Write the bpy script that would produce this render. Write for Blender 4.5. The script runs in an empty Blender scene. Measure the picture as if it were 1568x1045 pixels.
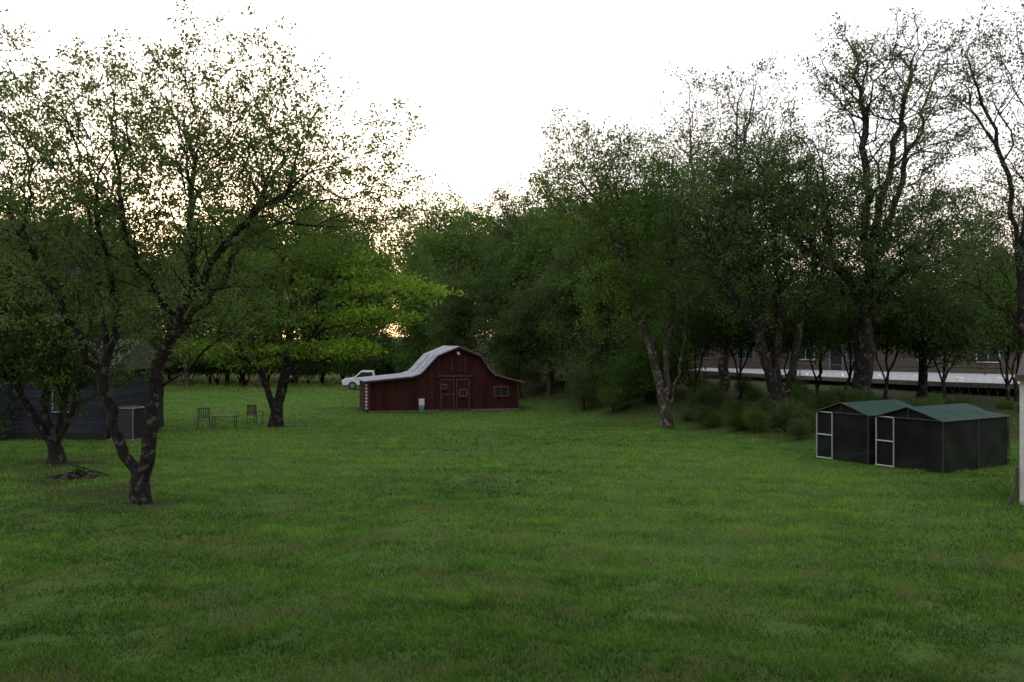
import bpy, math, random
import numpy as np
from mathutils import Vector, Matrix
rad=math.radians
scene=bpy.context.scene
scene.view_settings.view_transform='Standard'
scene.view_settings.look='None'
scene.view_settings.exposure=0

# ------------------------------------------------------------ materials
def new_mat(name):
    m=bpy.data.materials.new(name); m.use_nodes=True
    nt=m.node_tree; nt.nodes.clear()
    out=nt.nodes.new('ShaderNodeOutputMaterial')
    return m,nt,out
def ramp(nt,fac,stops,interp='LINEAR'):
    r=nt.nodes.new('ShaderNodeValToRGB'); cr=r.color_ramp; cr.interpolation=interp
    while len(cr.elements)<len(stops): cr.elements.new(0.5)
    for e,(p,c) in zip(cr.elements,stops):
        e.position=p; e.color=(c[0],c[1],c[2],1)
    nt.links.new(fac,r.inputs[0]); return r.outputs[0]
def noise(nt,scale,detail=4,vec=None,rough=0.6):
    n=nt.nodes.new('ShaderNodeTexNoise'); n.inputs['Scale'].default_value=scale
    n.inputs['Detail'].default_value=detail; n.inputs['Roughness'].default_value=rough
    if vec is None:
        tc=nt.nodes.new('ShaderNodeTexCoord'); vec=tc.outputs['Object']
    nt.links.new(vec,n.inputs['Vector']); return n.outputs['Fac']
def mixc(nt,fac,a,b,mode='MIX'):
    m=nt.nodes.new('ShaderNodeMix'); m.data_type='RGBA'; m.blend_type=mode
    for s,v in ((m.inputs[0],fac),(m.inputs[6],a),(m.inputs[7],b)):
        if hasattr(v,'links') or hasattr(v,'is_linked'): nt.links.new(v,s)
        elif isinstance(v,(int,float)): s.default_value=v
        else: s.default_value=(v[0],v[1],v[2],1)
    return m.outputs[2]
def bump(nt,h,strength=0.5,dist=0.02):
    b=nt.nodes.new('ShaderNodeBump'); b.inputs['Strength'].default_value=strength
    b.inputs['Distance'].default_value=dist; nt.links.new(h,b.inputs['Height']); return b.outputs[0]
def princ(nt,out,col,rough=0.7,metal=0.0,normal=None,spec=0.5):
    p=nt.nodes.new('ShaderNodeBsdfPrincipled')
    if isinstance(col,(tuple,list)): p.inputs['Base Color'].default_value=(col[0],col[1],col[2],1)
    else: nt.links.new(col,p.inputs['Base Color'])
    p.inputs['Roughness'].default_value=rough; p.inputs['Metallic'].default_value=metal
    p.inputs['Specular IOR Level'].default_value=spec
    if normal is not None: nt.links.new(normal,p.inputs['Normal'])
    nt.links.new(p.outputs[0],out.inputs[0]); return p
def simple(name,c,rough=0.7,metal=0,var=0.25,scale=6,spec=0.5):
    m,nt,out=new_mat(name)
    n=noise(nt,scale)
    col=ramp(nt,n,[(0.3,[k*(1-var) for k in c]),(0.7,[min(1,k*(1+var)) for k in c])])
    princ(nt,out,col,rough,metal,bump(nt,n,0.2,0.01),spec); return m
def leaf_mat(name,stops,trans=0.45,objvar=0.0):
    m,nt,out=new_mat(name)
    a=nt.nodes.new('ShaderNodeAttribute'); a.attribute_name='t'
    col=ramp(nt,a.outputs['Fac'],stops)
    if objvar>0:
        oi=nt.nodes.new('ShaderNodeObjectInfo')
        tint=ramp(nt,oi.outputs['Random'],[(0,(0.6,0.68,0.55)),(0.35,(1.05,0.97,0.75)),(0.6,(0.85,0.78,0.8)),(0.8,(1.3,1.4,0.8)),(1,(0.72,0.85,0.75))])
        col=mixc(nt,objvar,col,tint,'MULTIPLY')
    d=nt.nodes.new('ShaderNodeBsdfDiffuse'); t=nt.nodes.new('ShaderNodeBsdfTranslucent')
    nt.links.new(col,d.inputs[0]); nt.links.new(col,t.inputs[0])
    mx=nt.nodes.new('ShaderNodeMixShader'); mx.inputs[0].default_value=trans
    nt.links.new(d.outputs[0],mx.inputs[1]); nt.links.new(t.outputs[0],mx.inputs[2])
    nt.links.new(mx.outputs[0],out.inputs[0]); return m
def bark_mat(name,a,b,scale=5):
    m,nt,out=new_mat(name)
    tc=nt.nodes.new('ShaderNodeTexCoord'); mp=nt.nodes.new('ShaderNodeMapping')
    mp.inputs['Scale'].default_value=(1,1,0.35); nt.links.new(tc.outputs['Object'],mp.inputs[0])
    n=noise(nt,scale*3,6,mp.outputs[0],0.7); n2=noise(nt,scale,3)
    col=ramp(nt,n,[(0.35,a),(0.65,b)])
    lich=ramp(nt,n2,[(0.56,(0,0,0)),(0.62,(1,1,1))])
    col=mixc(nt,lich,col,[min(1,k*2.2+0.02) for k in b])
    princ(nt,out,col,0.95,0,bump(nt,n,0.9,0.04),0.15); return m

M_bark=bark_mat('bark_dark',(0.010,0.009,0.008),(0.030,0.026,0.023))
M_bark_l=bark_mat('bark_grey',(0.03,0.026,0.021),(0.085,0.075,0.062))
M_leafA=leaf_mat('leaves_spring_bronze',[(0,(0.06,0.085,0.03)),(0.35,(0.095,0.15,0.045)),(0.6,(0.14,0.21,0.06)),(0.88,(0.18,0.17,0.09)),(1,(0.22,0.16,0.11))],0.5)
M_leafB=leaf_mat('leaves_dark',[(0,(0.03,0.055,0.018)),(0.5,(0.055,0.10,0.025)),(1,(0.14,0.23,0.04))])
M_leafC=leaf_mat('leaves_bright',[(0,(0.045,0.08,0.02)),(0.5,(0.10,0.18,0.025)),(1,(0.28,0.42,0.045))],0.5)
M_leafH=leaf_mat('leaves_hackberry',[(0,(0.04,0.075,0.022)),(0.5,(0.08,0.145,0.03)),(1,(0.19,0.30,0.05))],0.5)
M_leafR=leaf_mat('leaves_olive',[(0,(0.04,0.065,0.025)),(0.5,(0.07,0.12,0.04)),(1,(0.16,0.22,0.07))],0.5)
M_leafF=leaf_mat('leaves_forest',[(0,(0.04,0.065,0.03)),(0.5,(0.07,0.12,0.045)),(1,(0.14,0.21,0.06))],0.4,0.9)

# ------------------------------------------------------------ mesh helpers
def link(o): scene.collection.objects.link(o); return o
def np_mesh(name,V,loops,starts,totals,mats,matidx=None,attr=None,smooth=None):
    me=bpy.data.meshes.new(name)
    me.vertices.add(len(V)); me.vertices.foreach_set('co',np.ascontiguousarray(V,dtype=np.float32).ravel())
    me.loops.add(len(loops)); me.loops.foreach_set('vertex_index',loops.astype(np.int32))
    me.polygons.add(len(starts)); me.polygons.foreach_set('loop_start',starts.astype(np.int32))
    me.polygons.foreach_set('loop_total',totals.astype(np.int32))
    for m in mats: me.materials.append(m)
    if matidx is not None: me.polygons.foreach_set('material_index',matidx.astype(np.int32))
    if smooth is not None: me.polygons.foreach_set('use_smooth',smooth)
    if attr is not None:
        a=me.attributes.new('t','FLOAT','POINT'); a.data.foreach_set('value',attr.astype(np.float32))
    me.update(calc_edges=True); me.validate(); return me
def empty(name,loc=(0,0,0),rz=0):
    e=bpy.data.objects.new(name,None); link(e); e.location=loc; e.rotation_euler=(0,0,rz)
    e.empty_display_size=0.3; return e
def poly(name,verts,faces,mat,parent=None,loc=(0,0,0),rot=(0,0,0),bev=0,smooth=False):
    me=bpy.data.meshes.new(name); me.from_pydata([tuple(v) for v in verts],[],faces); me.update()
    me.materials.append(mat); o=bpy.data.objects.new(name,me); link(o); o.location=loc; o.rotation_euler=rot
    if parent: o.parent=parent
    if bev:
        b=o.modifiers.new('b','BEVEL'); b.width=bev; b.segments=2
    if smooth:
        for p in me.polygons: p.use_smooth=True
    return o
def box(name,c,s,mat,parent=None,rot=(0,0,0),bev=0):
    x,y,z=s[0]/2,s[1]/2,s[2]/2
    v=[(-x,-y,-z),(x,-y,-z),(x,y,-z),(-x,y,-z),(-x,-y,z),(x,-y,z),(x,y,z),(-x,y,z)]
    f=[(0,3,2,1),(4,5,6,7),(0,1,5,4),(1,2,6,5),(2,3,7,6),(3,0,4,7)]
    return poly(name,v,f,mat,parent,c,rot,bev)
def prism(name,prof,y0,y1,mat,parent=None,bev=0):
    n=len(prof); v=[(p[0],y0,p[1]) for p in prof]+[(p[0],y1,p[1]) for p in prof]
    f=[tuple(range(n)),tuple(range(2*n-1,n-1,-1))]+[(i,i+n,(i+1)%n+n,(i+1)%n) for i in range(n)]
    return poly(name,v,f,mat,parent,bev=bev)
def cyl(name,a,b,r,mat,parent=None,n=12,r2=None):
    a=Vector(a);b=Vector(b);d=(b-a); q=d.to_track_quat('Z','Y').to_matrix()
    r2=r if r2 is None else r2
    v=[];
    for k,(p,rr) in enumerate(((a,r),(b,r2))):
        for i in range(n):
            t=2*math.pi*i/n; v.append(p+q@Vector((rr*math.cos(t),rr*math.sin(t),0)))
    f=[(i,(i+1)%n,(i+1)%n+n,i+n) for i in range(n)]+[tuple(range(n-1,-1,-1)),tuple(range(n,2*n))]
    return poly(name,v,f,mat,parent)

# ------------------------------------------------------------ terrain
def sst(a,b,x):
    t=np.clip((x-a)/(b-a),0,1); return t*t*(3-2*t)
def bank_s(x,y):
    sA=(x-11)*0.931+(y-32)*0.364
    return np.minimum(sA,(y-33)*1.0)
def fnoise(x,y,seed,scale,octs=4):
    r=np.random.RandomState(seed); out=np.zeros_like(x,dtype=float); amp=1;tot=0
    for o in range(octs):
        for k in range(4):
            a=r.uniform(0,2*math.pi); ph=r.uniform(0,6.28); f=scale*(2**o)*r.uniform(0.7,1.4)
            out+=amp*np.sin((x*math.cos(a)+y*math.sin(a))*f+ph+1.5*np.sin((x*math.sin(a)-y*math.cos(a))*f*0.6+ph*2))
        tot+=amp*2; amp*=0.6
    return out/tot
def hgt(x,y):
    x=np.asarray(x,dtype=float); y=np.asarray(y,dtype=float)
    z=-0.35*sst(28,56,y)
    s=bank_s(x,y)
    z=z+(1.15+0.35*sst(40,58,y))*sst(0,6,s)
    z=z+3.5*sst(85,150,y)
    z=z+0.05*fnoise(x,y,3,0.25,3)*sst(4,12,y)
    return z
def H(x,y): return float(hgt(np.array([x]),np.array([y]))[0])

xs=np.concatenate([[-1500,-800,-400,-200,-120,-85],np.arange(-65,75,0.8),[85,120,200,400,800,1500]])
ys=np.concatenate([[-600,-200,-60,-20],np.arange(-6,110,0.8),[118,130,150,180,300,600,1000,1800]])
X,Y=np.meshgrid(xs,ys); Z=hgt(X,Y); nx,ny=len(xs),len(ys)
V=np.stack([X.ravel(),Y.ravel(),Z.ravel()],1)
i,j=np.meshgrid(np.arange(nx-1),np.arange(ny-1)); a=(j*nx+i).ravel()
F=np.stack([a,a+1,a+nx+1,a+nx],1)
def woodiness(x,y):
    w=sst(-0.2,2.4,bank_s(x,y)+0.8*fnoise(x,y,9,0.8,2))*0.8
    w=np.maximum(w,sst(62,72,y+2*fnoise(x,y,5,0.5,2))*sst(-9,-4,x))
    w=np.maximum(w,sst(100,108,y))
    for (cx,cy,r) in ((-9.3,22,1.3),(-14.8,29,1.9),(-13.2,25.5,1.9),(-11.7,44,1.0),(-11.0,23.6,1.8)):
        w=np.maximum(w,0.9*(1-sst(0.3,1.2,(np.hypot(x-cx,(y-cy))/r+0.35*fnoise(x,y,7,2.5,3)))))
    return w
M_gr,nt,out=new_mat('ground_lawn')
tc=nt.nodes.new('ShaderNodeTexCoord')
n1=noise(nt,0.35,5,tc.outputs['Object']); n2=noise(nt,14,8,tc.outputs['Object'],0.75); n3=noise(nt,1.6,6,tc.outputs['Object'])
g=ramp(nt,n2,[(0.3,(0.032,0.062,0.014)),(0.55,(0.068,0.13,0.026)),(0.75,(0.11,0.18,0.045))])
g2=ramp(nt,n1,[(0.35,(0.75,0.85,0.9)),(0.65,(1.2,1.15,0.9))])
g=mixc(nt,1.0,g,g2,'MULTIPLY')
dry=ramp(nt,n3,[(0.56,(0,0,0)),(0.74,(0.6,0.6,0.6))])
g=mixc(nt,dry,g,(0.08,0.072,0.036))
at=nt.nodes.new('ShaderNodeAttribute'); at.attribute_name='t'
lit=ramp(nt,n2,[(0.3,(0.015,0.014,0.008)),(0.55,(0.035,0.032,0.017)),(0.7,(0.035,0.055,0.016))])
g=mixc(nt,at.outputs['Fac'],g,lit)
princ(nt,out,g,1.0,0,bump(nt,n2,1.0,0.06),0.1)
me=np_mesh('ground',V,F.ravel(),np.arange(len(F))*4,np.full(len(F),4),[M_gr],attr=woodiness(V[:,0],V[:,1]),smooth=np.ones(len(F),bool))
ground=link(bpy.data.objects.new('ground',me))

M_blade=leaf_mat('grass_blades',[(0,(0.024,0.05,0.013)),(0.3,(0.055,0.125,0.022)),(0.6,(0.11,0.235,0.034)),(0.8,(0.18,0.32,0.052)),(0.88,(0.16,0.17,0.07)),(1,(0.27,0.22,0.135))],0.35)
rs=np.random.RandomState(11)
N=860000; d0,d1=7.5,98.0
d=d0*np.exp(rs.rand(N)*math.log(d1/d0)); lat=(rs.rand(N)*2-1)*0.70
gx=lat*d; gy=d
w=woodiness(gx,gy)
patch=fnoise(gx,gy,21,0.9,4)
fine=fnoise(gx,gy,31,5,3)
keep=(rs.rand(N)>w*0.85)&(rs.rand(N)<0.85+0.6*patch+0.6*fine)&(bank_s(gx,gy)<4)&((gy<64)|(gx<-6))
gx,gy,d,patch,fine,w=[q[keep] for q in (gx,gy,d,patch,fine,w)]; n=len(gx)
gz=hgt(gx,gy)
tuft=np.clip(fnoise(gx,gy,41,2.2,3)-0.30,0,1)
h=(0.034+0.05*rs.rand(n)**1.7)*(1+0.3*patch)*(1+0.5*np.clip(fine,0,1)+1.5*tuft); h=np.clip(h,0.02,0.16)
wd=0.0046*(d/9)**0.85*(0.6+0.8*rs.rand(n))
ang=rs.rand(n)*6.283; la=rs.rand(n)*6.283; ln=h*(0.2+1.0*rs.rand(n))
B=np.stack([gx,gy,gz],1); dx=np.stack([np.cos(ang)*wd,np.sin(ang)*wd,np.zeros(n)],1)
T=B+np.stack([np.cos(la)*ln,np.sin(la)*ln,h],1)
V=np.stack([B-dx,B+dx,T],1).reshape(-1,3)
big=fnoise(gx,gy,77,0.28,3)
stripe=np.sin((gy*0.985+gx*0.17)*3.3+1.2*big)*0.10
near=1-sst(11,25,gy+2.5*big)  # foreground shade put into the blade colour: darker when near, also drier
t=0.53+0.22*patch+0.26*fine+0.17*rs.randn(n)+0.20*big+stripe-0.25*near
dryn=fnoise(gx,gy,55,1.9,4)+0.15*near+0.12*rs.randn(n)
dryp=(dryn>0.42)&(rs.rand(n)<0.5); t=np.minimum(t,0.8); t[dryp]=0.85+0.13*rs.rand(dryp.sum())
pale=rs.rand(n)<0.04; t[pale]=0.85+0.15*rs.rand(pale.sum())
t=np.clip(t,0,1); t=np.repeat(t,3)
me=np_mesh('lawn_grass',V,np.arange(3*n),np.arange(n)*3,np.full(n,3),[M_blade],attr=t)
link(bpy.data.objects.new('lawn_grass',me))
# ------------------------------------------------------------ trees
def norm(v): return v/np.maximum(np.linalg.norm(v,axis=-1,keepdims=True),1e-9)
def gen_tree(name,seed,skel,blobs,ntips,trunk_r,bark,leafm,nleaf=12,lsize=0.09,lspread=0.22,
             minr=0.006,bf=0.25,step=0.45,leaf_drop=None,tshift=0.0,expo=2.0,flat=0.0,wig=0.06,tfun=None):
    R=np.random.RandomState(seed)
    cap=ntips*14+2000
    P=np.zeros((cap,3)); par=np.full(cap,-1); D=np.zeros((cap,3)); L=np.zeros(cap); n=0
    def add(p,pa):
        nonlocal n
        P[n]=p; par[n]=pa
        if pa>=0:
            dv=p-P[pa]; l=np.linalg.norm(dv); D[n]=dv/max(l,1e-6); L[n]=L[pa]+l
        else: D[n]=(0,0,1)
        n+=1; return n-1
    for k,pl in enumerate(skel):
        pl=[np.array(p,float) for p in pl]
        if k==0: cur=add(pl[0],-1)
        else: cur=int(np.argmin(np.linalg.norm(P[:n]-pl[0],axis=1)))
        for q in pl[1:]:
            st=P[cur].copy(); seg=q-st; m=max(1,int(np.linalg.norm(seg)/step)); 
            for s in range(1,m+1):
                f=s/m; pp=st+seg*f
                if s<m: pp=pp+R.randn(3)*wig
                cur=add(pp,cur)
    nsk=n
    ws=np.array([b[6] if len(b)>6 else b[3]*b[4]*b[5] for b in blobs],float); ws/=ws.sum()
    idx=R.choice(len(blobs),ntips,p=ws); bb=np.array([b[:6] for b in blobs])[idx]
    u=norm(R.randn(ntips,3)); rr=R.rand(ntips,1)**(1/2.4)
    wob=1+0.16*np.sin(u[:,0:1]*5+seed)+0.13*np.sin(u[:,2:3]*7+seed*2)+0.1*np.sin(u[:,1:2]*9+u[:,0:1]*6)
    T=bb[:,:3]+u*rr*bb[:,3:6]*wob
    T=T[T[:,2]>P[0][2]+0.8]
    dsk=np.min(np.linalg.norm(T[:,None,:]-P[None,2:nsk:2,:],axis=2),axis=1)
    T=T[np.argsort(dsk+R.rand(len(T))*0.6)]
    i0=max(2,int(nsk*0.06)); base=P[0].copy()
    lowz=base[2]+ (blobs[0][2]-base[2])*0.12
    for p in T:
        v=p-P[:n]; dist=np.sqrt((v*v).sum(1))+1e-6
        c=(v*D[:n]).sum(1)/dist
        up=v[:,2]/dist
        cost=dist*(1+0.75*(1-c)+0.35*np.clip(-up+0.1,0,1))+bf*L[:n]
        cost[:i0]+=50; cost[(P[:n,2]<lowz)]+=20
        q=int(np.argmin(cost)); ds=dist[q]
        m=max(1,int(ds/step)); st=P[q].copy(); ctrl=st+(D[q]*0.7+np.array([0,0,0.25*(1-flat)]))*ds*0.35
        cur=q
        for s in range(1,m+1):
            f=s/m; pp=(1-f)**2*st+2*f*(1-f)*ctrl+f*f*p
            pp=pp+R.randn(3)*wig*min(1,ds)*(0.8)
            cur=add(pp,cur)
            if n>=cap-20: break
        if n>=cap-20: break
    P=P[:n]; par=par[:n]; D=D[:n]
    cnt=np.zeros(n); has=np.zeros(n,bool); has[par[1:]]=True
    cnt[~has]=1
    main=np.full(n,-1); best=np.zeros(n)
    for k in range(n-1,0,-1):
        pa=par[k]; cnt[pa]+=cnt[k]
        if cnt[k]>best[pa]: best[pa]=cnt[k]; main[pa]=k
    r=trunk_r*(cnt/cnt[0])**(1/expo); r=np.maximum(r,minr)
    r=r*(1+0.5*np.exp(-np.linalg.norm(P-base,axis=1)/0.3))
    Tn=D.copy(); hm=main>=0; Tn[hm]=norm(D[hm]+D[main[hm]])
    ref=np.array([0.83,0.55,0.06])
    def frame(t):
        a=norm(ref-(t*ref).sum(1,keepdims=True)*t); b=np.cross(t,a); return a,b
    Vs=[];Ls=[];Ss=[];Ts=[];Ms=[];Sm=[];At=[]; voff=0; loff=0
    ch=np.arange(1,n); pa=par[1:]; ismain=main[pa]==ch
    for lo,hi,k in ((0.045,9,10),(0.015,0.045,5),(0,0.015,3)):
        sel=(r[ch]>=lo)&(r[ch]<hi); c=ch[sel]; p=pa[sel]; im=ismain[sel]
        if len(c)==0: continue
        tA=np.where(im[:,None],Tn[p],D[c]); rA=np.where(im,r[p],np.minimum(r[c]*1.25,r[p]))
        aA,bA=frame(tA); aB,bB=frame(Tn[c]); th=np.arange(k)*2*math.pi/k
        lump=1+0.07*np.sin(th*3+seed)[None,:,None]
        rA3=rA[:,None,None]*lump; rB3=r[c][:,None,None]*lump
        ringA=P[p][:,None,:]+rA3*(np.cos(th)[None,:,None]*aA[:,None,:]+np.sin(th)[None,:,None]*bA[:,None,:])
        ringB=P[c][:,None,:]+rB3*(np.cos(th)[None,:,None]*aB[:,None,:]+np.sin(th)[None,:,None]*bB[:,None,:])
        vv=np.concatenate([ringA,ringB],1).reshape(-1,3); m=len(c)
        o=(np.arange(m)*2*k)[:,None]+voff; q=np.arange(k)[None,:]; q2=(np.arange(k)+1)[None,:]%k
        f=np.stack([o+q,o+q2,o+q2+k,o+q+k],2).reshape(-1,4)
        Vs.append(vv); Ls.append(f.ravel()); Ss.append(np.arange(len(f))*4+loff); Ts.append(np.full(len(f),4))
        Ms.append(np.zeros(len(f))); Sm.append(np.ones(len(f),bool)); At.append(np.zeros(len(vv)))
        voff+=len(vv); loff+=len(f)*4
    cand=np.where((cnt<=3)&(np.arange(n)>=nsk))[0]
    if leaf_drop is not None:
        cand=cand[R.rand(len(cand))>leaf_drop(P[cand])]
    tot=int(nleaf*ntips)
    if len(cand)>0 and tot>0:
        wt=R.rand(len(cand))**1.5+0.1; wt/=wt.sum()
        ci=R.choice(len(cand),tot,p=wt)
        clump=R.rand(len(cand))
        c=P[cand[ci]]+R.randn(tot,3)*lspread*np.array([1,1,0.75 if flat<0.5 else 0.4])
        ax=norm(R.randn(tot,3)+np.array([0,0,-0.3])); nb=norm(np.cross(ax,R.randn(tot,3)))
        s=lsize*(0.5+1.0*R.rand(tot))[:,None]
        fold=np.cross(ax,nb)*s*0.12
        q=np.stack([c-ax*s*0.5,c+nb*s*0.27+fold,c+ax*s*0.5,c-nb*s*0.27+fold],1).reshape(-1,3)
        f=np.arange(tot*4)+voff
        Vs.append(q); Ls.append(f); Ss.append(np.arange(tot)*4+loff); Ts.append(np.full(tot,4)); Ms.append(np.ones(tot)); Sm.append(np.zeros(tot,bool))
        tv=0.5*clump[ci]+0.28*R.rand(tot)+0.12+tshift
        if tfun is not None: tv=tv+tfun(c)
        At.append(np.repeat(np.clip(tv,0,1),4))
    return np_mesh(name,np.concatenate(Vs),np.concatenate(Ls),np.concatenate(Ss),np.concatenate(Ts),[bark,leafm],
        np.concatenate(Ms),np.concatenate(At),np.concatenate(Sm))
def tree(name,*a,**k):
    me=gen_tree(name,*a,**k); return link(bpy.data.objects.new(name,me))

# front-left spring tree (V-forked low)
y=22
z0=H(-9.2,y)-0.1
tree('maple_tree',5,[
 [(-9.22,y,z0),(-9.22,y,0.55),(-8.98,y-.1,1.1),(-8.88,y-.1,1.9),(-8.8,y,2.7),(-8.75,y,3.5),(-8.4,y+.2,4.4),(-8.0,y+.3,5.6),(-8.05,y+.2,7.0),(-7.9,y,8.6)],
 [(-9.22,y,0.55),(-9.65,y+.1,1.15),(-9.95,y+.1,1.9),(-10.2,y+.1,3.0),(-9.9,y+.2,4.8),(-10.3,y+.3,6.5),(-10.4,y,8.0)],
 [(-8.75,y,3.4),(-7.7,y-.5,5.2),(-6.5,y-.8,6.7),(-4.9,y-.9,8.0)],
 [(-8.6,y,3.9),(-7.3,y+.8,5.8),(-6.6,y+1.2,7.6),(-5.9,y+1.4,9.0)],
 [(-8.4,y,4.4),(-9.2,y-.8,6.4),(-9.4,y-1.1,8.6)],
 [(-10.2,y,3.0),(-11.1,y-.5,5.2),(-12.1,y-.8,7.3)],
 [(-9.9,y,3.8),(-10.8,y+1.2,5.5),(-11.4,y+1.9,7.5)],
 [(-8.8,y,2.6),(-7.4,y-.6,3.8),(-6.2,y-1,4.4)],
 [(-8.0,y,5.6),(-8.5,y+1.5,7.3),(-8.9,y+2.2,9)]],
 [(-8.9,y,8.4,3.9,3.5,3.5,44),(-5.1,y-.3,7.9,3.1,2.4,1.9,17),(-11.6,y,7.7,2.8,3,3.2,26),(-9.0,y,5.2,3.6,3,1.7,14),(-6.7,y,9.1,2.7,2.3,2.1,12)],
 4600,0.215,M_bark,M_leafA,nleaf=15,lsize=0.084,lspread=0.115,minr=0.0045,bf=0.2,tshift=-0.06,step=0.33,expo=2.15)
y=29; z0=-0.1
tree('crape_myrtle_tree',8,[
 [(-14.9,y,z0),(-15.0,y,0.9),(-15.3,y,2.0),(-15.5,y,4.0),(-15.8,y,6)],
 [(-14.9,y,0.2),(-14.5,y-.2,1.2),(-14.1,y-.3,2.4),(-13.8,y-.2,4.2)],
 [(-14.9,y,0.3),(-14.8,y+.3,2.0),(-14.7,y+.3,4.2),(-14.6,y,6.3)],
 [(-15,y,0.4),(-15.9,y-.3,2.2),(-16.6,y-.3,4.2)]],
 [(-15.1,y,5.7,2.9,2.8,3.0),(-14.3,y,3.3,2.4,2,1.4),(-17.0,y,4.6,2.4,2.2,3.0)],2200,0.23,M_bark,M_leafB,nleaf=18,lsize=0.11,lspread=0.18,minr=0.006)
y=44; z0=H(-11.7,44)-0.1
tree('dogwood_tree',13,[
 [(-11.7,y,z0),(-11.6,y,0.9),(-11.3,y,2.2),(-11.0,y,4.5),(-10.9,y,7.5),(-10.7,y,9.5)],
 [(-11.7,y,0.5),(-12.2,y,1.8),(-12.8,y,4),(-13.3,y,6.5)],
 [(-11.3,y,2.2),(-10.2,y-.6,4.0),(-8.4,y-1,5.7),(-6.0,y-1.2,6.5)],
 [(-11.0,y,4.5),(-9.5,y-.3,6.4),(-7.4,y-.6,7.6)],
 [(-10.6,y-.5,3.4),(-9.0,y-1.5,4.6),(-6.9,y-1.8,5.0)],
 [(-11.6,y,1.5),(-9.7,y-1.5,2.9),(-7.8,y-2,3.5)]],
 [(-11.4,y,8.2,4.8,4.5,3.5,95),(-7.6,y-.6,7.7,3.0,2.6,0.75,15),(-5.8,y-1.2,6.4,3.2,2.6,0.6,19),(-7.0,y-1.8,5.1,3.2,2.6,0.55,16),(-8.3,y-2,3.6,2.8,2.2,0.45,12),
  (-13.9,y-.5,3.6,3.0,3,0.8,14),(-12.8,y-1,5.2,3.2,3,0.8,16)],
 2500,0.30,M_bark,M_leafC,nleaf=14,lsize=0.15,lspread=0.27,minr=0.009,step=0.55,flat=1.0,tshift=-0.12,
 tfun=lambda c: 0.30*sst(-10.5,-7.0,c[:,0])*(1-sst(7.0,8.2,c[:,2]))+0.15*(1-sst(3.5,5,c[:,2])))  # lower and right-hand sprays coloured brighter, as if lit more strongly
y=40; z0=H(15.9,y)-0.1
topd=lambda p: sst(9.5,14,p[:,2])*0.6
tree('walnut_tree',21,[
 [(15.9,y,z0),(15.85,y,4.0),(16.1,y,6.5),(16.4,y,9.2),(17.2,y,12.5),(17.9,y,15.5),(18.3,y,18)],
 [(15.85,y,4.4),(15.2,y-.4,6.6),(14.2,y-.7,7.5),(12.6,y-1,8.4),(11.5,y-1.1,10.3),(10.6,y-1.2,12.2),(9.9,y-1,13.5)],
 [(16.1,y,6.5),(17.4,y+.6,9.8),(18.4,y+.8,13),(19.7,y+.8,17)],
 [(16.2,y,8.0),(15.6,y-.8,11),(15.5,y-1,14),(14.9,y-1,17.3)],
 [(16.0,y,5.6),(17.8,y-1,7.8),(19.4,y-1.2,10)],
 [(14.2,y-.7,7.5),(13.6,y-1.5,9.5),(13.4,y-1.7,12)]],
 [(17.6,y,14.6,3.9,3.8,4.4,60),(16.2,y,8.6,4.8,4.2,3.5,90),(11.0,y-1,11.4,3.5,3.3,3.0,38),(14.8,y-1,15.4,2.2,2,2.8,16)],
 3600,0.42,M_bark,M_leafR,nleaf=14,lsize=0.115,lspread=0.19,minr=0.007,step=0.5,bf=0.18,leaf_drop=topd,wig=0.10,expo=2.05)
y=38; z0=H(11.4,y)-0.1
tree('elm_tree',22,[
 [(11.5,y,z0),(11.3,y,1.8),(10.6,y,4),(10.3,y,6.5),(9.8,y,9)],
 [(11.4,y,0.5),(11.4,y+.2,3.2),(11.5,y+.3,6),(11.3,y+.4,9.5)],
 [(11.5,y,0.5),(12.0,y-.2,3.2),(12.6,y-.2,6),(13.0,y,8.6)],
 [(11.4,y,0.4),(10.9,y+.5,3.5),(10.9,y+.7,6.5),(10.4,y+.8,10)],
 [(10.6,y,4),(9.0,y-.5,6.5),(7.9,y-.8,9)]],
 [(11.2,y,7.8,3.6,3.2,3.1),(8.9,y,9.0,3.0,2.8,3.0),(12.3,y,10,2.7,2.6,2.1)],
 2500,0.34,M_bark,M_leafR,nleaf=13,lsize=0.115,lspread=0.19,minr=0.007,step=0.5)
y=42; z0=H(7.3,y)-0.1
tree('hackberry_tree',23,[
 [(7.3,y,z0),(7.3,y,3),(7.6,y,6),(7.7,y,9),(8,y,11)],
 [(7.3,y,0.4),(6.7,y,3.2),(5.6,y,7),(4.2,y-.2,10.3),(2.7,y-.2,12.6)],
 [(7.3,y,0.3),(8.1,y+.2,3.5),(8.6,y+.4,7),(9.0,y+.4,10.5)],
 [(6.2,y,5),(5.4,y+.6,9),(4.9,y+.8,12.3)]],
 [(4.3,y,11.5,3.6,3.0,2.9),(7.2,y,9.8,3.1,3,3.2),(5.3,y,6.8,3.0,2.6,2.4)],
 2700,0.25,M_bark_l,M_leafH,nleaf=15,lsize=0.12,lspread=0.2,minr=0.007,step=0.5,tshift=-0.02)
y=52; z0=H(12.4,y)-0.1
tree('ash_tree',24,[
 [(12.4,y,z0),(12.4,y,5),(12.7,y,10),(13.3,y,14),(14.3,y,19)],
 [(12.4,y,5),(11.2,y,9.5),(10.6,y,14),(10.3,y,17.5)],
 [(12.5,y,8),(13.9,y,12),(15.6,y,16.5)]],
 [(13.2,y,16.4,4.4,4,4.6),(10.6,y,13.8,3.4,3,4.0),(12,y,9.5,4.4,4,3.4),(15.5,y,14,3.2,3,3)],
 3800,0.3,M_bark_l,M_leafR,nleaf=8,lsize=0.14,lspread=0.22,minr=0.009,step=0.7,leaf_drop=lambda p: sst(12,17,p[:,2])*0.7)
y=30; z0=H(17.8,y)-0.1
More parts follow.
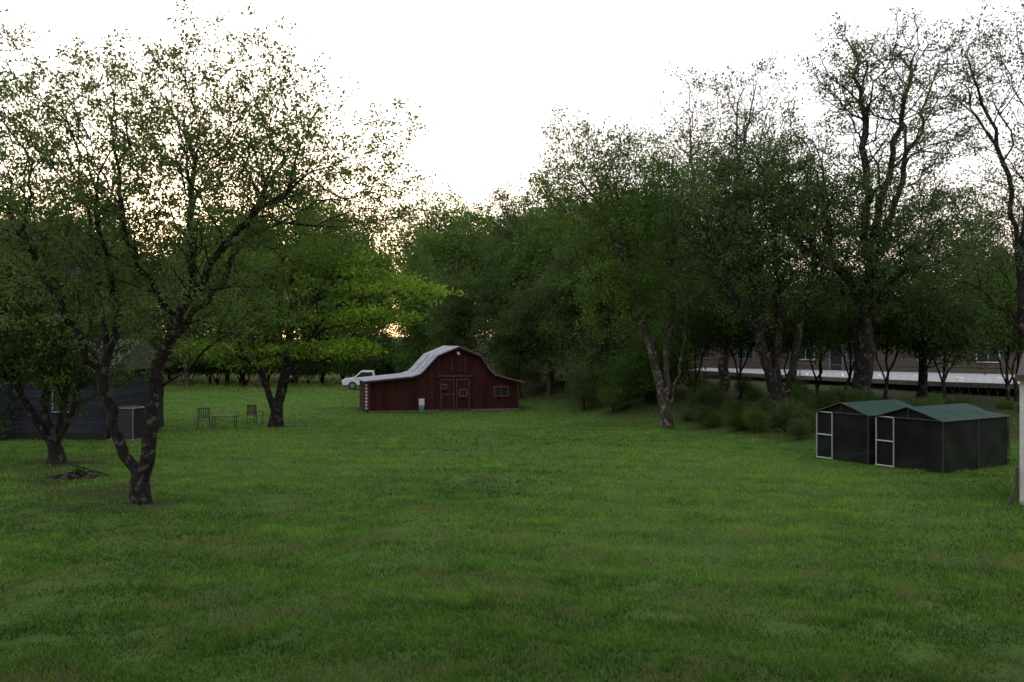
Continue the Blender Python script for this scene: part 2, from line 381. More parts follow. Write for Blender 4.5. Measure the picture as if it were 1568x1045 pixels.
tree('locust_tree',25,[
 [(17.6,y,z0),(17.4,y,3.5),(17.15,y,6.7),(16.8,y,9.6),(15.9,y,12),(15.2,y,14)],
 [(17.1,y,6.7),(17.6,y,9.7),(17.5,y,13)],
 [(17.4,y,4.0),(16.2,y,5.4),(15.3,y,6)]],
 [(16.3,y,12.8,2.6,2.4,2.9),(18,y,8.6,2.4,2.4,3),(15.9,y,6.4,1.8,1.6,1.2)],
 1200,0.15,M_bark,M_leafR,nleaf=11,lsize=0.09,lspread=0.16,minr=0.006,step=0.5)
y=46; z0=H(22,y)-0.1
tree('elm_tree',26,[
 [(21.2,y,z0),(21.3,y,4),(22,y,8),(22.4,y,11.5)],
 [(21.3,y,3.5),(23.6,y,6.5),(25.3,y,9)]],
 [(22.4,y,7.8,3.6,3.4,3.8),(25.5,y,7.6,3.2,3,3.4),(20.3,y,6.0,2.8,2.2,2.3)],
 2500,0.2,M_bark,M_leafR,nleaf=17,lsize=0.125,lspread=0.2,minr=0.008,step=0.6)
for k,(x,yy,hh) in enumerate(((13.6,44,6.0),(18.3,43.5,6.4),(24.0,43.0,6.6),(9.6,47,6.5),(27.5,46,7.5),(16.2,47,7.0),(20.4,42,5.6),(14.6,50,6.6),(22.6,48.5,6.2),(18.6,49,6.4),(11.8,46,6.3),(25.6,45,6.0))):
    z0=H(x,yy)-0.1
    tree('sapling_tree',70+k,[[(x,yy,z0),(x+.1,yy,z0+hh*.4),(x+.2*(k%3-1),yy,z0+hh*.85)],[(x,yy,z0+.8),(x-.8,yy+.3,z0+hh*.6)],[(x,yy,z0+1),(x+.9,yy-.3,z0+hh*.62)]],
     [(x,yy,z0+hh*.74,2.3,2,hh*.28),(x+.5,yy,z0+hh*.6,2.6,2.2,hh*.22)],800,0.085,M_bark,(M_leafR,M_leafB,M_leafH)[k%3],nleaf=16,lsize=0.135,lspread=0.24,minr=0.006,step=0.5)

shr=[gen_tree('shrub_mesh',60+k,[[(0,0,0),(0.05,0,0.8),(0.1,0,1.8)],[(0,0,0.1),(0.5,0.2,1.2)],[(0,0,0.1),(-0.5,-0.2,1.2)],[(0,0,.1),(0,-.5,1.1)]],
   [(0,0,1.7,1.4,1.3,1.4),(0.6,0.1,1.1,1.2,1.1,0.9),(-0.7,-.2,1.2,1,1,1)],420,0.06,M_bark,m,nleaf=14,lsize=0.11,lspread=0.2,minr=0.005,step=0.35)
   for k,m in enumerate((M_leafH,M_leafB,M_leafR))]
rs=np.random.RandomState(5)
bank=empty('bank_shrubs')
def inst(me,name,x,y,s,parent,sz=None):
    o=bpy.data.objects.new(name,me); link(o); o.location=(x,y,H(x,y)-0.1); o.rotation_euler=(0,0,rs.rand()*6.28)
    o.scale=(s,s,(sz or s)); o.parent=parent; return o
for k in range(50):
    f=rs.rand(); 
    bx=11-9*f; by=32+23*f; off=1.2+rs.rand()*6
    x=bx+0.931*off; yy=by+0.364*off
    s_=0.22+0.22*rs.rand() if (f<0.35 or x/yy>0.185) else 0.6+0.7*rs.rand()
    inst(shr[[0,1,2,1,2][rs.randint(5)] if f<0.35 else rs.randint(3)],'shrub_%d'%k,x,yy,s_,bank,s_*(0.8+0.5*rs.rand()))
for k in range(30):
    x=12+rs.rand()*14; yy=35+rs.rand()*5
    inst(shr[rs.randint(3)],'shrub_r%d'%k,x,yy,0.14+0.2*rs.rand(),bank)
edge=empty('forest_edge_shrubs')
for k in range(46):
    x=-66+k*1.3+rs.randn()*.5; yy=87+rs.rand()*6
    s_=1.3+1.0*rs.rand()
    inst(shr[rs.randint(3)],'edge_shrub_%d'%k,x,yy,s_,edge,s_*0.9)

fm=[]
for k in range(6):
    R=np.random.RandomState(100+k); hh=16
    sk=[[(0,0,0),(0.2,0,4),(R.randn()*.4,0,8),(R.randn()*.6,R.randn()*.5,12),(R.randn()*.6,0,14.5)],
        [(0.1,0,4),(1.6,1,8),(2.6,1.4,11)],[(0.1,0,5),(-1.7,-1,8.5),(-2.6,-1.2,11.5)],[(0,0,6),(0.4,-1.9,9.5)]]
    bl=[(0,0,11.3,3.2+R.rand(),3.2,4.3),(R.randn()*1,R.randn(),7.5,3.9,3.7,3.6),(2.2,1,10,2.3,2.2,2.8),(-2.2,-1,9.5,2.3,2.2,3),(0,0,4.2,3.2,3.2,2.2)]
    fm.append(gen_tree('forest_tree_mesh',200+k,sk,bl,1300,0.22,M_bark_l if k%2 else M_bark,M_leafF,nleaf=(25,19,27,17,23,6)[k],lsize=0.235,lspread=0.36,minr=0.012,step=0.8))
forest=empty('forest')
def ftree(x,y,h,k=None):
    k=rs.randint(5) if k is None else k
    return inst(fm[k],'forest_tree',x,y,h/16*(0.85+0.25*rs.rand()),forest,h/16)
for row,(dd,hh) in enumerate(((94,16.0),(110,21.0))):
    x=-80+row*2
    while x<24:
        ftree(x+rs.randn()*1.0,dd+rs.randn()*2.5,hh*(0.82+0.3*rs.rand()),5 if rs.rand()<0.12 else None)
        x+=4.6+1.6*rs.rand()
for (x,yy,h) in ((-4.5,70,11),(-0.5,68,12.5),(3,66,13.5),(6,63,14),(8,70,15),(-8,76,12),(2,75,16),(11,66,14),(5,57,12),(9.2,58,12.5),(2.5,61,9),(0.5,63,8),
    (13,74,12),(-24,84,13),(-30,82,14),(-14,86,13.5),(-36,80,14),(-42,78,14),(-33,56,12),(-38,50,12),(-27,60,10)):
    ftree(x,yy,h)
for k in range(24):
    ftree(20+k*4.4+rs.randn(),125+rs.randn()*6,9+4*rs.rand())
# unseen trees added around the camera to shade the near lawn
for (x,yy,s) in ((-10.5,1.5,1.15),(10.0,0.5,1.1),(-1.5,-15,1.2)):
    o=bpy.data.objects.new('unseen_shade_tree',fm[3] if x<0 else fm[1]); link(o); o.location=(x,yy,-0.1); o.rotation_euler=(0,0,x); o.scale=(s*1.7,s*1.25,s)

# ------------------------------------------------------------ barn
def plank_mat(name,c,width,axis='X',dark=0.5):
    m,nt,out=new_mat(name)
    tc=nt.nodes.new('ShaderNodeTexCoord'); sp=nt.nodes.new('ShaderNodeSeparateXYZ'); nt.links.new(tc.outputs['Object'],sp.inputs[0])
    dv=nt.nodes.new('ShaderNodeMath'); dv.operation='DIVIDE'; dv.inputs[1].default_value=width; nt.links.new(sp.outputs[axis],dv.inputs[0])
    fl=nt.nodes.new('ShaderNodeMath'); fl.operation='FLOOR'; nt.links.new(dv.outputs[0],fl.inputs[0])
    fr=nt.nodes.new('ShaderNodeMath'); fr.operation='FRACT'; nt.links.new(dv.outputs[0],fr.inputs[0])
    wn=nt.nodes.new('ShaderNodeTexWhiteNoise'); wn.noise_dimensions='1D'; nt.links.new(fl.outputs[0],wn.inputs['W'])
    a=ramp(nt,wn.outputs[0],[(0,[k*0.7 for k in c]),(1,[k*1.3 for k in c])])
    n=noise(nt,3,6); b=ramp(nt,n,[(0.3,(0.6,0.62,0.62)),(0.7,(1.2,1.1,1.1))]); col=mixc(nt,1.0,a,b,'MULTIPLY')
    gr=ramp(nt,fr.outputs[0],[(0,(0,0,0)),(0.08,(1,1,1)),(0.93,(1,1,1)),(1,(0,0,0))])
    g2=ramp(nt,fr.outputs[0],[(0,(dark,)*3),(0.08,(1,1,1)),(0.95,(1,1,1)),(1,(dark,)*3)])
    col=mixc(nt,1.0,col,g2,'MULTIPLY')
    princ(nt,out,col,0.85,0,bump(nt,gr,0.8,0.02),0.25); return m
M_red=plank_mat('barn_red_boards',(0.045,0.010,0.009),0.22)
M_redy=plank_mat('barn_red_side',(0.045,0.010,0.009),0.22,'Y')
M_trim=simple('barn_trim',(0.055,0.014,0.013),0.7)
M_metal=plank_mat('metal_roof_grey',(0.26,0.28,0.32),0.6,'Y',0.6)
M_dark=simple('dark_void',(0.008,0.008,0.009),0.9)
M_white=simple('white_paint',(0.58,0.58,0.58),0.5,0,0.08)
M_gtrim=simple('dull_trim',(0.2,0.21,0.23),0.6,0,0.1)
M_stone=simple('footing_stone',(0.12,0.105,0.09),0.9)
bx,by=-8.6,53.0
barn=empty('barn',(bx,by,H(bx+4,by+1)),rad(15))
W=9.35
top=[(-0.28,1.90),(2.65,2.17),(3.1,2.32),(3.4,2.6),(4.15,3.42),(5.5,3.98),(6.85,3.42),(7.35,2.62),(7.75,2.24),(W+0.35,1.72)]
prof=[(0,0),(W,0),(W,1.72)]+[(a,b-0.04) for a,b in reversed(top[1:-1])]+[(0,1.88)]
prism('walls',prof,0,5.0,M_red,barn)
def strip(name,pts,y0,y1,th,mat,parent):
    n=len(pts); v=[]
    for yy in (y0,y1):
        for k in (0,th):
            v+=[(p[0],yy,p[1]+k) for p in pts]
    f=[]
    for i in range(n-1):
        f+=[(i,i+1,2*n+i+1,2*n+i),(n+i,3*n+i,3*n+i+1,n+i+1),(i,n+i,n+i+1,i+1),(2*n+i,2*n+i+1,3*n+i+1,3*n+i)]
    f+=[(0,2*n,3*n,n),(n-1,2*n-1,4*n-1,3*n-1)]
    return poly(name,v,f,mat,parent)
strip('roof',top,-0.3,5.1,0.04,M_metal,barn)
strip('roof_fascia',[(a,b-0.09) for a,b in top],-0.27,-0.22,0.08,M_trim,barn)
box('side_wall_left',(-0.02,2.5,0.93),(0.04,5.0,1.86),M_redy,barn)
for k in range(9): box('side_white_slat_%d'%k,(-0.06,0.35,0.28+0.2*k),(0.06,0.7,0.09),M_white,barn)
box('footing',(W/2,-0.03,0.07),(W,0.1,0.14),M_stone,barn)
for nm,x0,x1,z1 in (('door_left',4.35,5.25,2.05),('door_right',5.3,6.2,2.05)):
    box(nm,((x0+x1)/2,-0.04,z1/2+0.05),(x1-x0,0.06,z1-0.1),M_red,barn)
    for zz in (0.16,z1*0.52,z1-0.08): box(nm+'_rail%d'%int(zz*10),((x0+x1)/2,-0.085,zz),(x1-x0-0.02,0.03,0.11),M_trim,barn)
    for xx in (x0+0.06,x1-0.06): box(nm+'_stile%d'%int(xx*10),(xx,-0.112,z1/2+0.03),(0.1,0.022,z1-0.1),M_trim,barn)
box('door_header',(5.28,-0.05,2.18),(2.2,0.09,0.12),M_trim,barn)
box('loft_door',(5.5,-0.03,2.85),(0.8,0.06,0.85),M_red,barn)
for sx in (-0.42,0.42): box('loft_frame%d'%(sx>0),(5.5+sx,-0.05,2.85),(0.06,0.08,0.95),M_trim,barn)
cyl('barn_lamp',(5.45,-0.12,3.6),(5.45,-0.34,3.55),0.08,M_white,barn)
M_wtrim=simple('window_frame_faded',(0.12,0.055,0.05),0.7)
def window(parent,x,z,w,h,y=-0.02,fr=M_wtrim,nm='window',glass=M_dark,cross=True,t=0.06):
    box(nm+'_glass',(x,y-0.01,z),(w,0.03,h),glass,parent)
    for s in (-1,1):
        box(nm+'_jamb',(x+s*(w/2+t/2),y-0.03,z),(t,0.08,h+2*t),fr,parent)
        box(nm+'_sill',(x,y-0.032,z+s*(h/2+t/2)),(w,0.082,t),fr,parent)
    if cross:
        box(nm+'_mullion',(x,y-0.03,z),(t*0.5,0.03,h),fr,parent)
window(barn,5.75,1.15,0.36,0.36,-0.12)
window(barn,8.2,1.2,0.85,0.5)
window(barn,4.55,1.55,0.30,0.2,-0.12)
box('meter_box',(3.2,-0.1,0.62),(0.34,0.18,0.42),M_white,barn,bev=0.02)
M_teal=simple('teal_plastic',(0.05,0.2,0.2),0.5)
box('bucket',(3.15,-0.35,0.2),(0.3,0.3,0.38),M_teal,barn,bev=0.04)
for k,xx in enumerate((2.9,7.1)): box('corner_board_%d'%k,(xx,-0.035,1.05),(0.12,0.05,2.05),M_red,barn)
box('corner_board_l',(0.05,-0.035,0.95),(0.1,0.05,1.9),M_trim,barn); box('corner_board_r',(W-0.05,-0.035,0.85),(0.1,0.05,1.65),M_trim,barn)

# ------------------------------------------------------------ vehicle behind the barn
M_tyre=simple('tyre',(0.02,0.02,0.02),0.9); M_glass=simple('car_glass',(0.03,0.035,0.04),0.1)
def truck(name,x,y,rz,paint):
    e=empty(name,(x,y,H(x,y)),rz)
    pf=[(-2.4,0.4),(2.3,0.4),(2.37,0.75),(2.2,0.95),(1.3,1.08),(0.75,1.62),(0.55,1.68),(-0.45,1.68),(-0.55,1.12),(-2.45,1.12),(-2.5,0.6)]
    prism('body',pf,-0.9,0.9,paint,e,bev=0.05)
    for s in (-1,1):
        prism('side_glass',[(1.12,1.12),(0.68,1.56),(-0.3,1.56),(-0.35,1.12)],s*0.905-0.01,s*0.905+0.01,M_glass,e)
        for wx in (-1.5,1.45): 
            cyl('wheel',(wx,s*0.94,0.37),(wx,s*0.70,0.37),0.37,M_tyre,e,20); cyl('hub',(wx,s*0.955,0.37),(wx,s*0.92,0.37),0.2,M_metal,e,14)
    for s in (-0.62,0.62): box('headlight',(2.35,s,0.78),(0.08,0.3,0.14),M_white,e,bev=0.02)
    return e
truck('pickup_truck',-12.9,80,rad(188),simple('car_paint_white',(0.6,0.61,0.64),0.3,0,0.03))

# ------------------------------------------------------------ houses
M_sid=plank_mat('slate_siding',(0.026,0.032,0.047),0.16,'Z',0.45)
M_shing=simple('roof_shingles',(0.05,0.05,0.055),0.9,0,0.4,20)
house=empty('slate_blue_house',(-26.0,35.5,H(-20,36)-0.05),0)
def hbox(nm,x0,x1,y0,y1,z0,z1,m,p): return box(nm,((x0+x1)/2,(y0+y1)/2,(z0+z1)/2),(x1-x0,y1-y0,z1-z0),m,p)
hbox('main_walls',-2,5.4,0,8,0,6.6,M_sid,house)
v=[(-2.4,-.4,6.5),(5.8,-.4,6.5),(5.8,8.4,6.5),(-2.4,8.4,6.5),(-2.4,4,9.4),(5.8,4,9.4)]
poly('main_roof',v,[(0,1,5,4),(2,3,4,5),(1,2,5),(3,0,4),(0,3,2,1)],M_shing,house)
hbox('wing_walls',5.4,9.3,1.0,7,0,2.9,M_sid,house)
v=[(5.41,.6,2.85),(9.6,.6,2.85),(9.6,7.4,2.85),(5.41,7.4,2.85),(5.41,4,4.2),(9.6,4,4.2)]
poly('wing_roof',v,[(0,1,5,4),(2,3,4,5),(1,2,5),(3,0,4),(0,3,2,1)],M_shing,house)
hbox('foundation',5.38,9.32,0.96,7.02,0,0.3,M_dark,house)
for (a_,b_,c_,d_,yy) in ((7.6,1.75,0.9,1.1,0.98),(3.2,4.6,0.9,1.3,-0.02),(3.2,1.7,0.9,1.3,-0.02)):
    window(house,a_,b_,c_,d_,yy,M_gtrim,'window',M_glass,t=0.045)
box('corner_trim',(9.3,0.98,1.4),(0.12,0.1,2.8),M_sid,house)
hh2=empty('unseen_shade_house',(0,-3.0,0)); M_clap=plank_mat('clapboard',(0.18,0.165,0.15),0.18,'Z',0.5)  # unseen house added behind the camera to dim the foreground
hbox('walls',-11,11,-10,0,0,7.0,M_clap,hh2)
v=[(-11.5,-10.5,6.95),(11.5,-10.5,6.95),(11.5,.5,6.95),(-11.5,.5,6.95),(-11.5,-5,10.6),(11.5,-5,10.6)]
poly('roof',v,[(0,1,5,4),(2,3,4,5),(1,2,5),(3,0,4),(0,3,2,1)],M_shing,hh2)
for xx in (-8,-3,3,8):
    for zz in (1.8,4.9):
        hbox('back_window_glass',xx-.5,xx+.5,0.01,0.04,zz-.65,zz+.65,M_glass,hh2)
        for s in (-1,1): hbox('back_window_jamb',xx+s*.55-.05,xx+s*.55+.05,0.01,0.07,zz-.75,zz+.75,M_white,hh2)
hbox('deck',-3,3,0.02,3.6,2.2,2.35,simple('deck_boards',(0.2,0.14,0.09),0.8),hh2)
for xx in (-2.9,2.9): hbox('deck_post',xx-.07,xx+.07,3.4,3.54,0,2.2,M_stone,hh2)

ac=empty('air_conditioner_unit',(-15.6,36.2,H(-15.6,36.2)),rad(-12))
M_acm=simple('ac_dark_metal',(0.03,0.032,0.035),0.5,0.3); M_acl=simple('ac_light_metal',(0.11,0.12,0.13),0.5,0.3)
box('pad',(0,0,0.05),(1.2,1.2,0.1),M_stone,ac)
box('core',(0,0,0.7),(0.88,0.88,1.15),M_acm,ac)
for k in range(16):
    for s in (-1,1):
        box('louver',(0,s*0.47,0.22+0.066*k),(0.94,0.02,0.028),M_acm,ac); box('louver_s',(s*0.47,0,0.22+0.066*k),(0.02,0.94,0.028),M_acm,ac)
for sx in (-1,1):
    for sy in (-1,1): box('post',(sx*0.48,sy*0.48,0.7),(0.05,0.05,1.24),M_acl,ac)
box('lid',(0,0,1.34),(1.02,1.02,0.06),M_acl,ac,bev=0.02); cyl('fan_guard',(0,0,1.37),(0,0,1.41),0.38,M_acm,ac,24)

M_iron=simple('weathered_iron',(0.05,0.045,0.04),0.6,0.3)
def chair(x,y,rz,nm='garden_chair'):
    e=empty(nm,(x,y,H(x,y)),rz)
    for sx in (-.27,.27):
        cyl('leg_f',(sx,-.25,0),(sx,-.25,0.62),0.022,M_iron,e,6); cyl('leg_b',(sx,.27,0),(sx,.33,0.98),0.022,M_iron,e,6)
        box('arm',(sx,0.0,0.63),(0.06,0.58,0.03),M_iron,e)
    for k in range(6): box('seat_slat',(0,-.25+0.1*k,0.43),(0.56,0.07,0.025),M_iron,e)
    for k in range(5): box('back_slat',(-.2+0.1*k,.31,0.72),(0.05,0.025,0.48),M_iron,e)
    box('back_top',(0,.335,0.97),(0.58,0.035,0.05),M_iron,e)
chair(-13.3,46.0,rad(160)); chair(-14.7,42.3,rad(20)); 
tb=empty('garden_table',(-13.8,42.6,H(-14,42.6)),rad(10))
for sx in (-.5,.5):
    for sy in (-.35,.35): cyl('leg',(sx,sy,0),(sx,sy,.62),0.02,M_iron,tb,6)
for k in range(8): box('top_slat',(0,-.38+k*.108,.64),(1.1,.07,.03),M_iron,tb)

M_rock=simple('rock',(0.03,0.022,0.022),0.95,0,0.5,3)
rk=empty('brush_pile',(-12.7,26.0,0)); R=random.Random(4)
import bmesh
for k in range(12):
    bm=bmesh.new(); bmesh.ops.create_icosphere(bm,subdivisions=2,radius=1)
    s=(R.uniform(.07,.13),R.uniform(.07,.12),R.uniform(.04,.08))
    for v_ in bm.verts:
        q=1+0.25*math.sin(v_.co.x*4+k)+0.2*math.sin(v_.co.y*5+k*2)+R.uniform(-.08,.08); v_.co=Vector((v_.co.x*s[0],v_.co.y*s[1],v_.co.z*s[2]))*q
    me=bpy.data.meshes.new('stone'); bm.to_mesh(me); bm.free(); me.materials.append(M_rock)
    o=link(bpy.data.objects.new('stone_%d'%k,me)); a_=R.uniform(0,6.28); rr=R.uniform(0,.5); o.location=(rr*math.cos(a_),rr*math.sin(a_),H(-12.7+rr*math.cos(a_),26.0+rr*math.sin(a_))+0.04+0.15*(0.5-rr)); o.rotation_euler=(R.uniform(-.5,.5),R.uniform(-.5,.5),a_); o.parent=rk
for k in range(30):
    a_=R.uniform(0,6.28); L_=R.uniform(.1,.45); rr=R.uniform(.3,.9)
    cyl('stick_%d'%k,(rr*math.cos(a_),rr*math.sin(a_),.03),(-0.3*math.cos(a_)+R.uniform(-.2,.2),-.3*math.sin(a_)+R.uniform(-.2,.2),L_),0.014,M_bark,rk,5,0.005)

# ------------------------------------------------------------ kennels
M_green=simple('green_tarp',(0.012,0.043,0.032),0.7,0,0.3,1.5,0.2)
M_mesh,nt,out=new_mat('black_shade_cloth'); n_=noise(nt,1.5); col=ramp(nt,n_,[(0.3,(0.006,0.007,0.008)),(0.7,(0.018,0.021,0.021))])
p_=princ(nt,out,col,0.9,0,None,0.15); tr=nt.nodes.new('ShaderNodeBsdfTransparent'); mx=nt.nodes.new('ShaderNodeMixShader'); mx.inputs[0].default_value=0.22
nt.links.new(p_.outputs[0],mx.inputs[1]); nt.links.new(tr.outputs[0],mx.inputs[2]); nt.links.new(mx.outputs[0],out.inputs[0])
M_pole=simple('galvanised_pole',(0.34,0.36,0.39),0.4,0.2,0.1)
def kennel(x,y,rz,wd,ln):
    e=empty('dog_kennel',(x,y,H(x,y)-0.02),rz); h=1.62; rg=1.98
    def panel(nm,vs,am=0.03,fq=9):
        A,B_,C,D_=[Vector(q) for q in vs]; n_=18; V_=[];F_=[]
        nrm=(B_-A).cross(D_-A).normalized()
        for i_ in range(n_+1):
            for j_ in range(n_+1):
                u_,v_=i_/n_,j_/n_; p=A*(1-u_)*(1-v_)+B_*u_*(1-v_)+C*u_*v_+D_*(1-u_)*v_
                V_.append(p+nrm*(am*(math.sin(u_*fq+v_*4)+.6*math.sin(u_*fq*2.3-v_*7))*math.sin(math.pi*v_)))
        for i_ in range(n_):
            for j_ in range(n_): a_=i_*(n_+1)+j_; F_.append((a_,a_+1,a_+n_+2,a_+n_+1))
        return poly(nm,V_,F_,M_mesh if 'roof' not in nm else M_green,e,smooth=True)
    panel('front_cloth',[(0,0,0.04),(wd,0,0.04),(wd,0,h),(0,0,h)]); panel('back_cloth',[(0,ln,0.04),(wd,ln,0.04),(wd,ln,h),(0,ln,h)])
    panel('left_cloth',[(0,0,0.04),(0,ln,0.04),(0,ln,h),(0,0,h)]); panel('right_cloth',[(wd,0,0.0),(wd,ln,0.0),(wd,ln,h),(wd,0,h)],0.04,16)
    panel('roof_left',[(-.08,-.12,h-.02),(-.08,ln+.1,h-.02),(wd/2,ln-.5,rg),(wd/2,-.12,rg)],0.02)
    panel('roof_right',[(wd+.08,-.12,h-.02),(wd+.08,ln+.1,h-.02),(wd/2,ln-.5,rg),(wd/2,-.12,rg)],0.02)
    poly('gable_cloth',[(0,-.01,h),(wd,-.01,h),(wd/2,-.01,rg-.03)],[(0,1,2)],M_mesh,e)
    poly('rear_gable_cloth',[(-.05,ln+.08,h-.02),(wd+.05,ln+.08,h-.02),(wd/2,ln-.5,rg-.02)],[(0,1,2)],M_green,e)
    r=0.02
    for (a_,b_) in (((0,-.04,0),(0,-.04,h)),((.62,-.04,0),(.62,-.04,h)),((0,-.04,.85),(.62,-.04,.85)),((0,-.04,.06),(.62,-.04,.06)),((0,-.04,h),(.62,-.04,h-.01))):
        cyl('white_pole',a_,b_,r*1.25,M_pole,e,8)
    for (a_,b_) in (((.62,-.04,h),(wd,-.04,h)),((wd,-.04,0),(wd,-.04,h)),((wd/2,-.04,h),(wd/2,-.04,rg)),((wd+.05,0,h),(wd+.05,ln,h)),((wd+.05,ln,0),(wd+.05,ln,h)),((wd+.05,ln/2,0),(wd+.05,ln/2,h)),((0,-.1,h),(wd/2,-.1,rg)),((wd,-.1,h),(wd/2,-.1,rg)),((0,ln,0),(0,ln,h))):
        cyl('frame_pole',a_,b_,r,M_iron,e,8)
fr=math.atan2(-2.0,1.3)
kennel(11.75,28.55,fr,2.25,3.6)
kennel(11.75-1.3*0.9-.08,28.55+2.0*0.9+.12,fr,2.0,3.4)

# ------------------------------------------------------------ right-edge shed with white corner
sh=empty('garden_shed',(12.42,21.7,H(12.5,21.7)-0.03),rad(-36))
M_brick=simple('red_brown_wall',(0.10,0.045,0.035),0.9)
hbox('walls',0.12,3.5,0.1,3.4,0,3.15,M_brick,sh)
hbox('white_corner_post',0.0,0.14,0.0,0.14,0.0,3.15,M_white,sh)
hbox('white_skirt',0.15,3.5,0.02,0.09,0.02,1.0,M_white,sh)
v=[(-.06,-.15,3.16),(3.8,-.15,3.16),(3.8,3.6,3.16),(-.06,3.6,3.16),(-.06,1.7,3.9),(3.8,1.7,3.9)]
poly('roof',v,[(0,1,5,4),(2,3,4,5),(1,2,5),(3,0,4),(0,3,2,1)],M_shing,sh)
hbox('fascia',-.08,3.8,-.19,-.15,3.06,3.22,M_brick,sh)
cyl('downspout',(-.05,-.06,.55),(-.05,-.06,.95),0.035,M_iron,sh,8); cyl('downspout_foot',(-.05,-.06,.55),(-.22,-.2,.03),0.035,M_iron,sh,8)

# ------------------------------------------------------------ building, parking, fence on the right
PL=1.5
A_=Vector((16.7,86,0)); Bv=Vector((47,60,0)); dv=(Bv-A_); ln=dv.length; rz=math.atan2(dv.y,dv.x)
bd=empty('brick_building',(A_.x,A_.y,PL-0.1),rz)
m,nt,out=new_mat('tan_brick'); br=nt.nodes.new('ShaderNodeTexBrick'); br.inputs['Scale'].default_value=4
br.inputs['Color1'].default_value=(0.08,0.058,0.048,1); br.inputs['Color2'].default_value=(0.11,0.083,0.067,1); br.inputs['Mortar'].default_value=(0.12,0.115,0.105,1)
tc=nt.nodes.new('ShaderNodeTexCoord'); mp=nt.nodes.new('ShaderNodeMapping'); mp.inputs['Rotation'].default_value=(rad(90),0,0); nt.links.new(tc.outputs['Object'],mp.inputs[0]); nt.links.new(mp.outputs[0],br.inputs['Vector'])
princ(nt,out,br.outputs[0],0.9); M_tan=m
hbox('walls',0,ln,0,12,0,3.5,M_tan,bd)
M_roofm=plank_mat('standing_seam_roof',(0.20,0.235,0.30),0.45,'X',0.6)
v=[(-.6,-1.0,3.45),(ln+.6,-1.0,3.45),(ln+.6,13,3.45),(-.6,13,3.45),(-.6,6,6.0),(ln+.6,6,6.0)]
poly('metal_roof',v,[(0,1,5,4),(2,3,4,5),(1,2,5),(3,0,4),(0,3,2,1)],M_roofm,bd)
hbox('gutter',-.6,ln+.6,-1.12,-1.0,3.32,3.52,M_gtrim,bd)
k=0; x=2.0
while x<ln-2:
    window(bd,x,1.75,1.5,1.5,-0.02,M_white if k%3==2 else M_gtrim,'window',M_glass,True,0.08)
    if k%3==1: hbox('downpipe',x+1.6,x+1.7,-.12,-.02,0,3.4,M_gtrim,bd)
    if k%4==2:
        window(bd,x+2.7,1.15,1.0,2.1,-0.02,M_gtrim,'door',M_glass,False,0.12)
    x+=4.4+(k%2)*1.3; k+=1
M_asph=simple('parking_asphalt',(0.24,0.245,0.265),0.75,0,0.15,1.2,0.5)
pts=[(13.6,72),(18.5,61),(24.5,50.5),(32,43.5),(60,43.5),(60,52),(46,57),(17.5,81)]
bm=bmesh.new(); vs=[bm.verts.new((a,b,1.56)) for a,b in pts]; bm.faces.new(vs)
me=bpy.data.meshes.new('parking_lot'); bm.to_mesh(me); bm.free(); me.materials.append(M_asph); link(bpy.data.objects.new('parking_lot',me))
kb=empty('parking_kerb')
M_conc=simple('concrete',(0.22,0.215,0.205),0.9)
for k in range(3):
    p,q=Vector((*pts[k],1.55)),Vector((*pts[k+1],1.55)); dd=q-p
    o=box('kerb_%d'%k,(p+q)/2,(dd.length,0.16,0.26),M_conc,kb,(0,0,math.atan2(dd.y,dd.x)))
ml=empty('parking_markings')
for k in range(9):
    t_=k/8; c=Vector((22+t_*16,66-t_*13,1.566)); o=box('line_%d'%k,c,(0.12,4.5,0.003),M_white,ml,(0,0,rad(-20)))
fn=empty('chainlink_fence')
fp=[(30,44),(27,46.5),(24.0,49.3),(19.6,50.5),(17.7,54.5),(15.4,60),(12.6,71)]
M_wire=simple('fence_wire',(0.2,0.21,0.22),0.5,0.5); M_gpole=simple('fence_pole',(0.2,0.21,0.22),0.5,0.3)
for k in range(len(fp)-1):
    p,q=Vector(fp[k]),Vector(fp[k+1]); m_=max(1,int((q-p).length/2.6))
    for s in range(m_):
        a=p.lerp(q,s/m_); b=p.lerp(q,(s+1)/m_); za,zb=H(*a),H(*b)
        cyl('post',(a.x,a.y,za-.1),(a.x,a.y,za+1.6),0.035,M_gpole,fn,6)
        cyl('top_rail',(a.x,a.y,za+1.55),(b.x,b.y,zb+1.55),0.022,M_gpole,fn,5)
        for i_ in range(9):
            for sg in (0,1):
                f0,f1=i_/9,(i_+1)/9
                z0_,z1_=(0.1,1.5) if sg else (1.5,0.1)
                A0=a.lerp(b,f0);B0=a.lerp(b,f1)
                cyl('wire',(A0.x,A0.y,za+z0_),(B0.x,B0.y,zb+z1_),0.004,M_wire,fn,3)

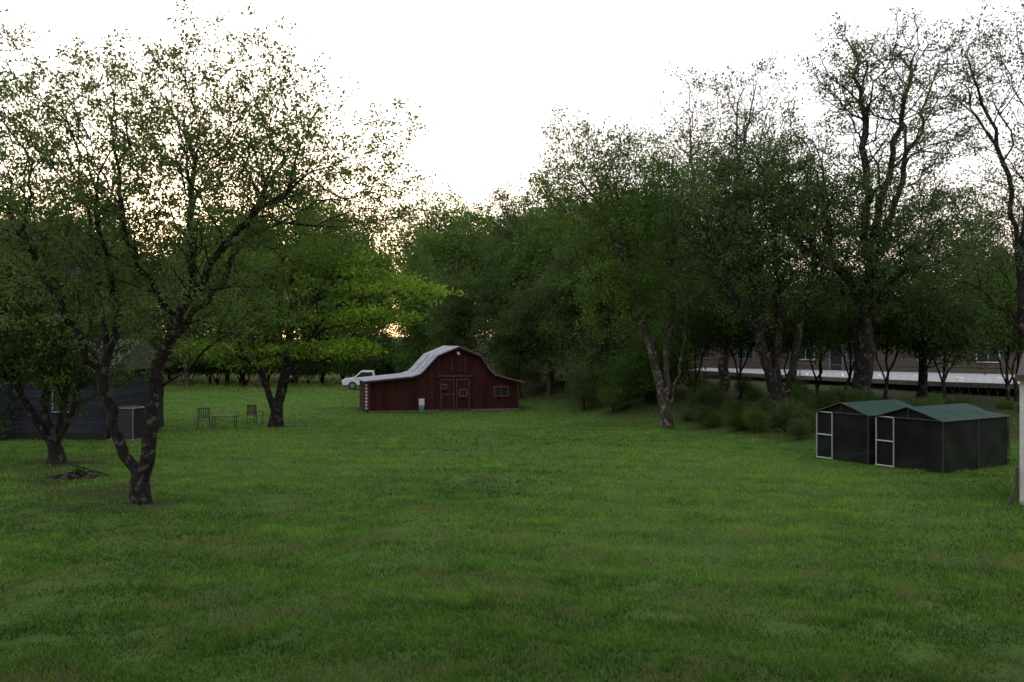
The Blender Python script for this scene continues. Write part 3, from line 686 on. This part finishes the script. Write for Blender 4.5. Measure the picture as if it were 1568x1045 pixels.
# ------------------------------------------------------------ world, sun
SUN_AZ=rad(-17.5); SUN_EL=rad(5)
w=bpy.data.worlds.new('World'); scene.world=w; w.use_nodes=True; nt=w.node_tree; nt.nodes.clear()
wo=nt.nodes.new('ShaderNodeOutputWorld'); bg=nt.nodes.new('ShaderNodeBackground')
sk=nt.nodes.new('ShaderNodeTexSky'); sk.sky_type='NISHITA'; sk.sun_disc=False; sk.sun_elevation=SUN_EL; sk.sun_rotation=SUN_AZ
sk.altitude=200; sk.air_density=1.0; sk.dust_density=2.5; sk.ozone_density=1.0
hs=nt.nodes.new('ShaderNodeHueSaturation'); hs.inputs['Saturation'].default_value=0.8; nt.links.new(sk.outputs[0],hs.inputs['Color'])
bg.inputs[1].default_value=0.09; nt.links.new(hs.outputs[0],bg.inputs[0])
tc=nt.nodes.new('ShaderNodeTexCoord'); sp=nt.nodes.new('ShaderNodeSeparateXYZ'); nt.links.new(tc.outputs['Generated'],sp.inputs[0])
veil=ramp(nt,sp.outputs['Z'],[(0.0,(0.66,0.40,0.24)),(0.07,(0.76,0.60,0.50)),(0.18,(0.88,0.82,0.84)),(0.36,(0.96,0.93,0.97)),(1.0,(1.0,1.0,1.0))])
cn=noise(nt,2.2,5,tc.outputs['Generated'])
cl=ramp(nt,cn,[(0.3,(0.92,0.92,0.94)),(0.7,(1,1,1))])
veil=mixc(nt,1.0,veil,cl,'MULTIPLY')
bg2=nt.nodes.new('ShaderNodeBackground'); nt.links.new(veil,bg2.inputs[0]); bg2.inputs[1].default_value=1.42
ad=nt.nodes.new('ShaderNodeAddShader'); nt.links.new(bg.outputs[0],ad.inputs[0]); nt.links.new(bg2.outputs[0],ad.inputs[1])
nt.links.new(ad.outputs[0],wo.inputs[0])
sl=bpy.data.lights.new('sun','SUN'); sl.energy=0.9; sl.angle=rad(4); sl.color=(1,0.72,0.45)
so=link(bpy.data.objects.new('sun',sl))
dirv=Vector((math.sin(SUN_AZ)*math.cos(SUN_EL),math.cos(SUN_AZ)*math.cos(SUN_EL),math.sin(SUN_EL)))
so.rotation_euler=dirv.to_track_quat('Z','Y').to_euler()

cam=bpy.data.cameras.new('camera'); cam.lens=31.18; cam.sensor_width=36; cam.clip_end=5000; cam.clip_start=0.1
co=link(bpy.data.objects.new('camera',cam)); co.location=(0,0,4.0); co.rotation_euler=(rad(90),0,0); scene.camera=co
print('tris',sum(len(o.data.polygons) for o in scene.objects if o.type=='MESH'))
